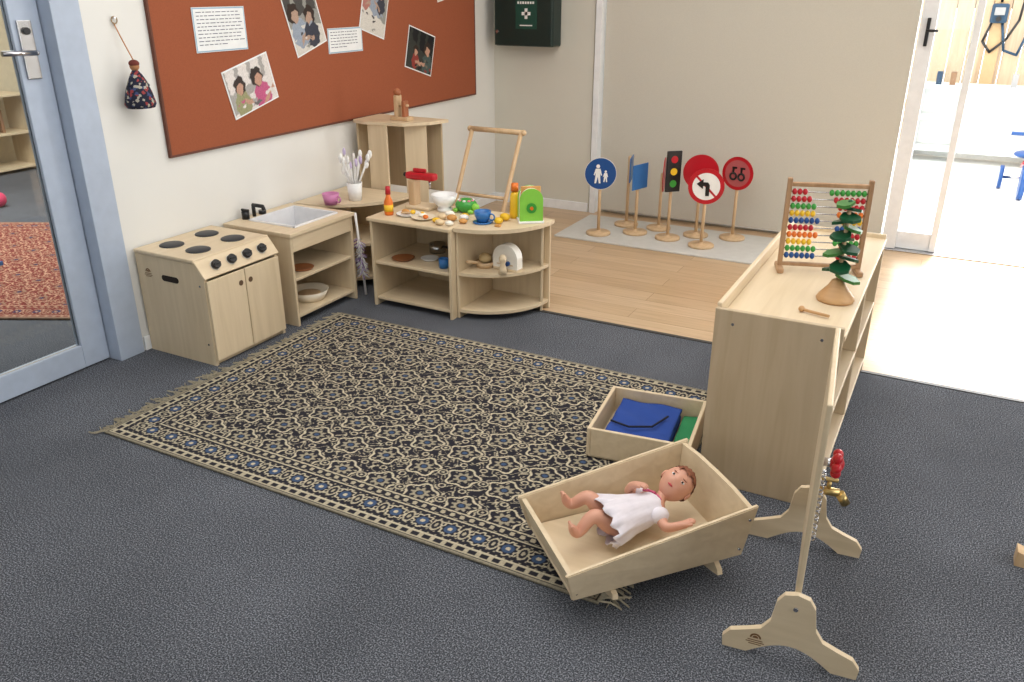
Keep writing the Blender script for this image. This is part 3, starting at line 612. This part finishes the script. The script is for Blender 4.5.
b.cyl((.007,.34,.31),(.07,.34,.31),.012,BRASS); b.cyl((.07,.34,.31),(.09,.34,.28),.013,BRASS); b.cyl((.04,.34,.31),(.04,.34,.345),.006,BRASS); b.box((.04,.34,.348),(.045,.012,.008),BRASS)
for k in range(16): b.torus((.016,.20+.001*k,.44-.014*k),.007,.002,STEEL,rot=(0,D(90) if k%2 else 0,D(90)),seg=10)
b.cyl((.007,.20,.45),(.022,.20,.45),.004,STEEL)
b.done()
# ---------------------------------------------------------------- wooden tray with cloth (slightly turned)
MD=Matrix.Translation((-1.05,2.83,0))@Matrix.Rotation(D(7),4,'Z')
b=B('wooden_drawer_tray',MD); W_,L_=.375,.375; z0=.0135
b.b2(0,W_,-L_,0,z0,z0+.01,PLYX)
for q in ((0,.014,-L_,0),(W_-.014,W_,-L_,0),(.014,W_-.014,-L_,-L_+.014),(.014,W_-.014,-.014,0)): b.b2(*q,z0,.13,PLYY)
b.done()
def cloth(name,x0,x1,y0,y1,z,m,amp=.006):
    b=B(name,MD); t=bmesh.new(); n=24; g=[[None]*(n+1) for _ in range(n+1)]
    for i in range(n+1):
        for j in range(n+1):
            x=x0+(x1-x0)*i/n; y=y0+(y1-y0)*j/n; g[i][j]=t.verts.new((x,y,z+amp*(1+math.sin(x*40+y*15)*math.cos(y*33))))
    for i in range(n):
        for j in range(n): f=t.faces.new([g[i][j],g[i+1][j],g[i+1][j+1],g[i][j+1]]); f.smooth=True
    r=bmesh.ops.extrude_face_region(t,geom=t.faces[:]); bmesh.ops.translate(t,vec=(0,0,-.012),verts=[v for v in r['geom'] if isinstance(v,bmesh.types.BMVert)])
    b.add(t,m); return b
FB=mat('royal_blue_fabric',(28,66,146),.85); FG=mat('green_fabric',(40,130,80),.85)
b=cloth('folded_blue_cloth',.05,.285,-.345,-.03,.088,FB); b.b2(.05,.285,-.345,-.03,.026,.078,FB,bev=.015)
b.tube([(.055,-.24,.104),(.13,-.27,.107),(.21,-.24,.107),(.25,-.14,.107)],.004,mat('navy_piping',(14,18,40),.8)); b.done()
b=cloth('folded_green_cloth',.295,.355,-.35,-.03,.06,FG); b.b2(.295,.355,-.35,-.03,.026,.05,FG,bev=.012); b.done()
# ---------------------------------------------------------------- cradle
ZL=.011
U=Vector((.688,.726,0)); V=Vector((-.726,.688,0)); O=Vector((-.66,1.98,0))
MC=Matrix(((U.x,V.x,0,O.x),(U.y,V.y,0,O.y),(0,0,1,ZL),(0,0,0,1)))
b=B('doll_cradle',MC)
def zb(u): return .068+.05*u
for sg in (-1,1):
    lo=.165; hi=.19
    pts=[(-.255,zb(-.255)-.012,lo),(.275,zb(.275)-.012,lo),(.295,.25,hi),(-.285,.150,hi)]
    t=bmesh.new(); v=[t.verts.new((p[0],sg*p[2],p[1])) for p in pts]; v2=[t.verts.new((p[0],sg*(p[2]+.014),p[1])) for p in pts]
    t.faces.new(v);t.faces.new(v2[::-1])
    for i in range(4): t.faces.new([v[i],v2[i],v2[(i+1)%4],v[(i+1)%4]])
    bmesh.ops.bevel(t,geom=t.edges[:],offset=.003,segments=2,affect='EDGES'); b.add(t,PLYY)
def endp(ubot,utop,zbot,zt,crown):
    t=bmesh.new()
    pts=[(-.163,0),(.163,0),(.188,1)]+([(.1,1.0+crown),(0,1+crown*1.2),(-.1,1+crown)] if crown else [])+[(-.188,1)]
    v=[t.verts.new((ubot+(utop-ubot)*q,p,zbot+(zt-zbot)*q)) for p,q in pts]; s_=.014
    v2=[t.verts.new((ubot+(utop-ubot)*q+s_,p,zbot+(zt-zbot)*q)) for p,q in pts]
    t.faces.new(v);t.faces.new(v2[::-1]); n=len(v)
    for i in range(n): t.faces.new([v[i],v2[i],v2[(i+1)%n],v[(i+1)%n]])
    b.add(t,PLYX)
endp(-.25,-.275,zb(-.25)-.008,.145,0); endp(.25,.27,zb(.25)-.008,.24,.05)
b.box((0,0,.068),(.51,.325,.012),PLYX,rot=(0,-math.atan(.05),0))
for u in (-.14,.19):
    h=zb(u)-.006; pts=[(-.195,.03)]+[(-.195+.39*i/16,.03*(2*abs(i/16-.5))**2) for i in range(1,16)]+[(.195,.03),(.19,.045),(.15,h),(-.15,h),(-.19,.045)]
    b.prism(pts,(u,0,0),(0,1,0),(0,0,1),(.016,0,0),PLYX)
for (u,z) in ((-.245,.07),(-.262,.125),(.258,.10),(.272,.205)): b.cyl((u,-.186-.12*(z-.08)-.0,z),(u,-.180-.12*(z-.08)+.004,z),.004,STEEL,seg=10)
b.box((-.17,-.1865,.098),(.04,.002,.003),LOGO,bev=0); b.box((-.17,-.1855,.091),(.05,.002,.003),LOGO,bev=0); b.torus((-.17,-.188,.112),.010,.0018,LOGO,rot=(D(97),0,0))
b.done()
# ---------------------------------------------------------------- baby doll
SK=mat('doll_vinyl_skin',(214,158,134),.45,var=.05,scale=8); PK=mat('doll_pink_trim',(206,90,125),.7); HR=mat('doll_hair_auburn',(136,82,58),.75,var=.3,scale=60)
DR=mat('doll_dress_white',(230,224,232),.9,var=.04,scale=40)
DS=.95
MDL=MC@Matrix.Translation((.0,0,-.004))@Matrix.Translation((0.03,.02,.09))@Matrix.Scale(DS,4)@Matrix.Translation((-.03,-.02,-.09))
doll=bpy.data.objects.new('baby_doll',None); doll.location=MC@Vector((0,0,.1)); col(doll)
def skin(name,chains,mt):
    vs=[];es=[];rs=[]; idx={}
    def vid(k,co,r):
        if k is not None and k in idx: return idx[k]
        vs.append(MDL@Vector(co)-doll.location); rs.append(r*DS)
        if k is not None: idx[k]=len(vs)-1
        return len(vs)-1
    for ch in chains:
        prev=None
        for k,co,r in ch:
            i=vid(k,co,r)
            if prev is not None: es.append((prev,i))
            prev=i
    me=bpy.data.meshes.new(name); me.from_pydata([tuple(v) for v in vs],es,[]); o=bpy.data.objects.new(name,me); col(o); o.parent=doll
    m=o.modifiers.new('skin','SKIN'); m.use_smooth_shade=True
    for i,r in enumerate(rs): me.skin_vertices[0].data[i].radius=(r,r)
    me.skin_vertices[0].data[0].use_root=True
    s=o.modifiers.new('sub','SUBSURF'); s.levels=2; s.render_levels=2; me.materials.append(mt); return o
def hand(root,co,d,up):
    co=Vector(co);d=Vector(d).normalized();up=Vector(up).normalized();s_=d.cross(up).normalized(); out=[]
    for k,(o_,l) in enumerate(((-1.3,.018),(-.45,.023),(.45,.022),(1.3,.017))):
        b0=co+s_*o_*.0065+d*.010; out.append([(root,co,.013),(None,b0,.005),(None,b0+d*l*.6,.0045),(None,b0+d*l-up*.006,.0038)])
    b0=co+s_*.013; out.append([(root,co,.013),(None,b0,.0055),(None,b0+d*.014+s_*.005,.0045)])
    return out
def foot_(root,co,d,side):
    co=Vector(co);d=Vector(d).normalized();side=Vector(side).normalized(); out=[]
    for k in range(5):
        b0=co+side*(k-2)*.0055+d*.004; out.append([(root,co,.014),(None,b0,.0055),(None,b0+d*(.011-.0012*k),.0045)])
    return out
ch=[[('pel',(-.04,.02,.130),.040),('chest',(.045,.02,.148),.045),('sh',(.088,.024,.160),.032),('neck',(.115,.03,.175),.021),('hd',(.14,.035,.19),.022)],
 [('sh',0,0),('ls',(.085,.066,.164),.022),('le',(.040,.112,.168),.0175),('lw',(.045,.080,.210),.0135),('lh',(.055,.062,.222),.013)],
 [('sh',0,0),('rs',(.085,-.024,.158),.022),('re',(.075,-.090,.150),.0175),('rw',(.118,-.108,.165),.0135),('rh',(.133,-.108,.170),.013)],
 [('pel',0,0),('lhip',(-.06,.05,.135),.034),('lk',(-.105,.095,.192),.027),('la',(-.152,.118,.150),.019),('lt',(-.168,.122,.165),.018),('lt2',(-.176,.125,.188),.015)],
 [('pel',0,0),('rhip',(-.06,-.012,.130),.034),('rk',(-.125,.005,.186),.027),('ra',(-.178,.000,.125),.019),('rt',(-.193,-.004,.140),.018),('rt2',(-.201,-.006,.163),.015)]]
ch+=hand('lh',(.055,.062,.222),(.6,-.8,.0),(0,0,1)); ch+=hand('rh',(.133,-.108,.170),(1,0,.2),(0,0,1))
ch+=foot_('lt2',(-.176,.125,.188),(-.3,0,1),(0,1,0)); ch+=foot_('rt2',(-.201,-.006,.163),(-.3,0,1),(0,-1,0))
skin('doll_body',ch,SK)
hc=MDL@Vector((.178,.04,.208)); cr=(U*.90+V*.15+Vector((0,0,.45))).normalized(); fc=(Vector((0,0,.92))-V*.55-U*.2); fc=(fc-cr*fc.dot(cr)).normalized(); sd=cr.cross(fc)*-1
HS=1.15
MH=Matrix(((sd.x*HS,fc.x*HS,cr.x*HS,hc.x),(sd.y*HS,fc.y*HS,cr.y*HS,hc.y),(sd.z*HS,fc.z*HS,cr.z*HS,hc.z),(0,0,0,1)))
b=B('doll_head',MH)
t=bmesh.new(); bmesh.ops.create_uvsphere(t,u_segments=32,v_segments=24,radius=1)
for v in t.verts:
    x,y,z=v.co; 
    k=1-.16*max(0,-z)
    x*=.043*k; yy=y*.046; zz=z*.052
    if y>0: yy*=.95; yy+=.0025*math.exp(-((abs(x)-.02)**2)/.0001-((zz+.015)**2)/.0002)
    yy+=.008*math.exp(-(x*x)/.00003-((zz+.006)**2)/.00006)*(y>0)
    yy-=.003*math.exp(-((abs(x)-.016)**2)/.00005-((zz-.004)**2)/.00005)*(y>0)
    v.co=(x,yy,zz)
for f in t.faces: f.smooth=True
b.add(t,SK)
EYE=mat('doll_eye_dark',(50,34,28),.2); LIP=mat('doll_lip',(190,70,75),.4)
for s_ in (-1,1):
    b.sph((s_*.016,.0375,.004),(.0065,.004,.0035),WHITE,seg=10); b.sph((s_*.016,.0405,.004),(.0032,.002,.003),EYE,seg=10); b.box((s_*.016,.0395,.0125),(.013,.003,.0014),HR,bev=0)
    b.sph((s_*.043,.0,-.002),(.005,.009,.012),SK,seg=12)
b.sph((0,.0405,-.024),(.0085,.0035,.0028),LIP,seg=10)
t=bmesh.new(); bmesh.ops.create_uvsphere(t,u_segments=32,v_segments=32,radius=1)
bmesh.ops.delete(t,geom=[v for v in t.verts if (v.co.y>.1+.1*math.sin(v.co.z*9) and v.co.z<.50+.07*math.sin(v.co.x*11)) or v.co.z<-.35],context='VERTS')
for v in t.verts: 
    x,y,z=v.co; w=1+.035*math.sin(x*23)*math.sin(z*19+y*11); v.co=(x*.0455*w,y*.049*w,z*.056*w)
for f in t.faces: f.smooth=True
b.add(t,HR); b.done(doll)
b=B('doll_dress',MDL); t=bmesh.new(); rings=[]; secs=[(.104,.030,.026,.166),(.088,.055,.040,.160),(.05,.064,.050,.150),(.0,.078,.052,.147),(-.045,.096,.056,.148),(-.088,.114,.058,.150),(-.092,.104,.052,.150)]
N=48
for k,(u,ry,rz,zc) in enumerate(secs):
    ring=[]
    for i in range(N):
        a=2*math.pi*i/N
        y=.018-.12*max(0,-u)+(ry*(1+.07*k/5.*math.sin(i*1.6+k)))*math.cos(a)
        z=zc+(rz*(1+.10*k/5.*math.sin(i*1.6+k)))*math.sin(a)
        ring.append(t.verts.new((u+.008*math.sin(i*1.3)*(k/5.),y,max(z,.085))))
    rings.append(ring)
for a,c2 in zip(rings,rings[1:]):
    for i in range(N): f=t.faces.new([a[i],a[(i+1)%N],c2[(i+1)%N],c2[i]]); f.smooth=True
b.add(t,DR)
for sg,yy in ((1,.080),(-1,-.040)): b.sph((.080,yy,.164),(.030,.026,.027),DR)
b.torus((.108,.026,.168),.026,.004,PK,rot=(0,D(75),D(8))); b.tube([(.10,.03,.198),(.085,.05,.199),(.07,.062,.196)],.004,PK); b.done(doll)
# ---------------------------------------------------------------- back doorway & outside
b=B('door_2'); W=WTRIM
b.b2(-.345,-.26,YB+.02,YB+.1,0.01,2.11,W); b.b2(-.31,-.29,YB,YB+.02,1.27,1.43,BLACK); b.tube([(-.3,YB,1.36),(-.3,YB-.04,1.36),(-.24,YB-.04,1.36)],.008,BLACK)
b.b2(-.06,-.02,YB+.05,YB+.1,0.01,2.11,W); b.b2(-.26,-.06,YB+.06,YB+.09,.01,.12,W); b.b2(-.26,-.06,YB+.07,YB+.078,.12,2.0,GLASS,bev=0); b.b2(-.26,-.06,YB+.06,YB+.09,2.0,2.11,W); b.done()
b=B('trim_door_threshold'); b.b2(-.345,1.1,YB+.0,YB+.12,0,.008,STEEL); b.done()
CONC=mat('sunlit_concrete',(242,241,237),.8)
slab('ground_outside',-3.5,6,YB+.16,13,-.12,-.01,CONC)
b=B('timber_fence'); FW=wood('fence_timber',(206,184,156),(178,156,130),2)
for i in range(44): b.b2(-3+i*.16,-3+i*.16+.154,10.0,10.03,-.01,2.6,FW)
b.b2(-3,4,10.03,10.08,.4,.5,FW); b.b2(-3,4,10.03,10.08,1.4,1.5,FW); b.done()
b=B('electrical_device_with_cables'); TEAL=mat('teal_blue_plastic',(22,58,84),.5)
b.b2(.04,.16,9.955,9.99,-.01,1.5,BT)
b.box((.10,9.92,1.36),(.15,.07,.18),TEAL,bev=.02); b.box((.10,9.88,1.38),(.09,.02,.07),BG); b.cyl((.10,9.88,1.31),(.10,9.86,1.31),.025,BLACK)
b.tube([(.05,9.93,1.28),(.0,9.93,1.1),(.08,9.93,1.0),(.20,9.93,1.12),(.28,9.93,1.3),(.30,9.97,1.6)],.012,BLACK); b.tube([(.14,9.93,1.28),(.2,9.93,1.02),(.32,9.93,.98),(.38,9.97,1.2)],.012,TEAL); b.tube([(.10,9.95,1.46),(.10,9.97,2.3)],.012,BLACK); b.done()
b=B('outdoor_play_shelf'); 
for x in (-.45,.62): b.b2(x,x+.03,9.3,9.65,-.01,.72,WHITE)
b.b2(-.45,.65,9.62,9.65,0,.72,WHITE)
for z in (.1,.40,.70): b.b2(-.45,.65,9.3,9.62,z,z+.025,WHITE)
for i,(x,m) in enumerate(((-.30,TEAL),(-.18,BBR),(-.06,BBR),(.34,BG))): b.box((x,9.4,.725+.06),(.05,.06,.12),m)
b.done()
b=B('toy_tricycle'); cx,cy=.50,7.9
b.cyl((cx-.02,cy,.13),(cx+.02,cy,.13),.14,BLUE); b.cyl((cx-.16,cy+.4,.09),(cx-.13,cy+.4,.09),.1,BLUE); b.cyl((cx+.13,cy+.4,.09),(cx+.16,cy+.4,.09),.1,BLUE); b.tube([(cx,cy,.14),(cx,cy+.08,.45),(cx,cy+.1,.5)],.015,RED); b.cyl((cx-.15,cy+.1,.5),(cx+.15,cy+.1,.5),.015,BLUE); b.tube([(cx,cy+.05,.3),(cx,cy+.4,.2)],.02,RED); b.cyl((cx-.15,cy+.4,.09),(cx+.15,cy+.4,.09),.012,STEEL); b.sph((cx,cy+.35,.3),(.09,.11,.03),BLUE); b.done()
b=B('wooden_toy_block'); b.prism([(0,0),(.08,0),(.05,.035),(.0,.05)],(.375,2.50,0),(1,0,0),(0,0,1),(0,.05,0),BEECH); b.done()
# ---------------------------------------------------------------- lighting
w=bpy.data.worlds.new('world'); scn.world=w; w.use_nodes=True; bg=w.node_tree.nodes['Background']; bg.inputs[0].default_value=(.93,.96,1,1); bg.inputs[1].default_value=3.6
def area(name,loc,rot,sx,sy,p,c=(1,1,1)):
    l=bpy.data.lights.new(name,'AREA'); l.shape='RECTANGLE'; l.size=sx; l.size_y=sy; l.energy=p; l.color=c; o=bpy.data.objects.new(name,l); o.location=loc; o.rotation_euler=rot; col(o)
area('overhead_fill_light',(-1.2,2.4,2.66),(0,0,0),2.8,2.8,58,(1,.99,.97))  # unseen overhead area lamp added as fill for the closed room
area('overhead_fill_light.001',(-1.5,4.8,2.66),(0,0,0),2.0,1.0,8,(1,.99,.97))  # second added overhead fill, nearer the back wall
area('room_fill_light',(-.6,-2.4,1.6),(D(80),0,0),4.5,1.8,32,(.95,.98,1))  # added fill lamp behind the camera; the front wall has no window
area('room_fill_light.001',(3.1,2.5,1.6),(D(90),0,D(90)),4,1.6,60,(.97,.98,1))  # added fill lamp raising ambient from the right; solid wall, no window
area('doorway_daylight',(.4,YB+.35,1.1),(D(-90),0,0),1.3,2.0,52,(.97,.98,1))
area('adjacent_room_fill',(-5.8,3,2.6),(0,0,0),2.5,3,170,(1,.97,.92))  # unseen area lamp added to brighten the room beyond the glass door
sl=bpy.data.lights.new('sun','SUN'); sl.energy=8; sl.angle=D(5); sl.color=(1,.985,.96); so=bpy.data.objects.new('sun',sl); so.rotation_euler=(D(-45),0,D(-9)); col(so)
scn.view_settings.view_transform='Standard'; scn.view_settings.look='None'; scn.view_settings.exposure=0
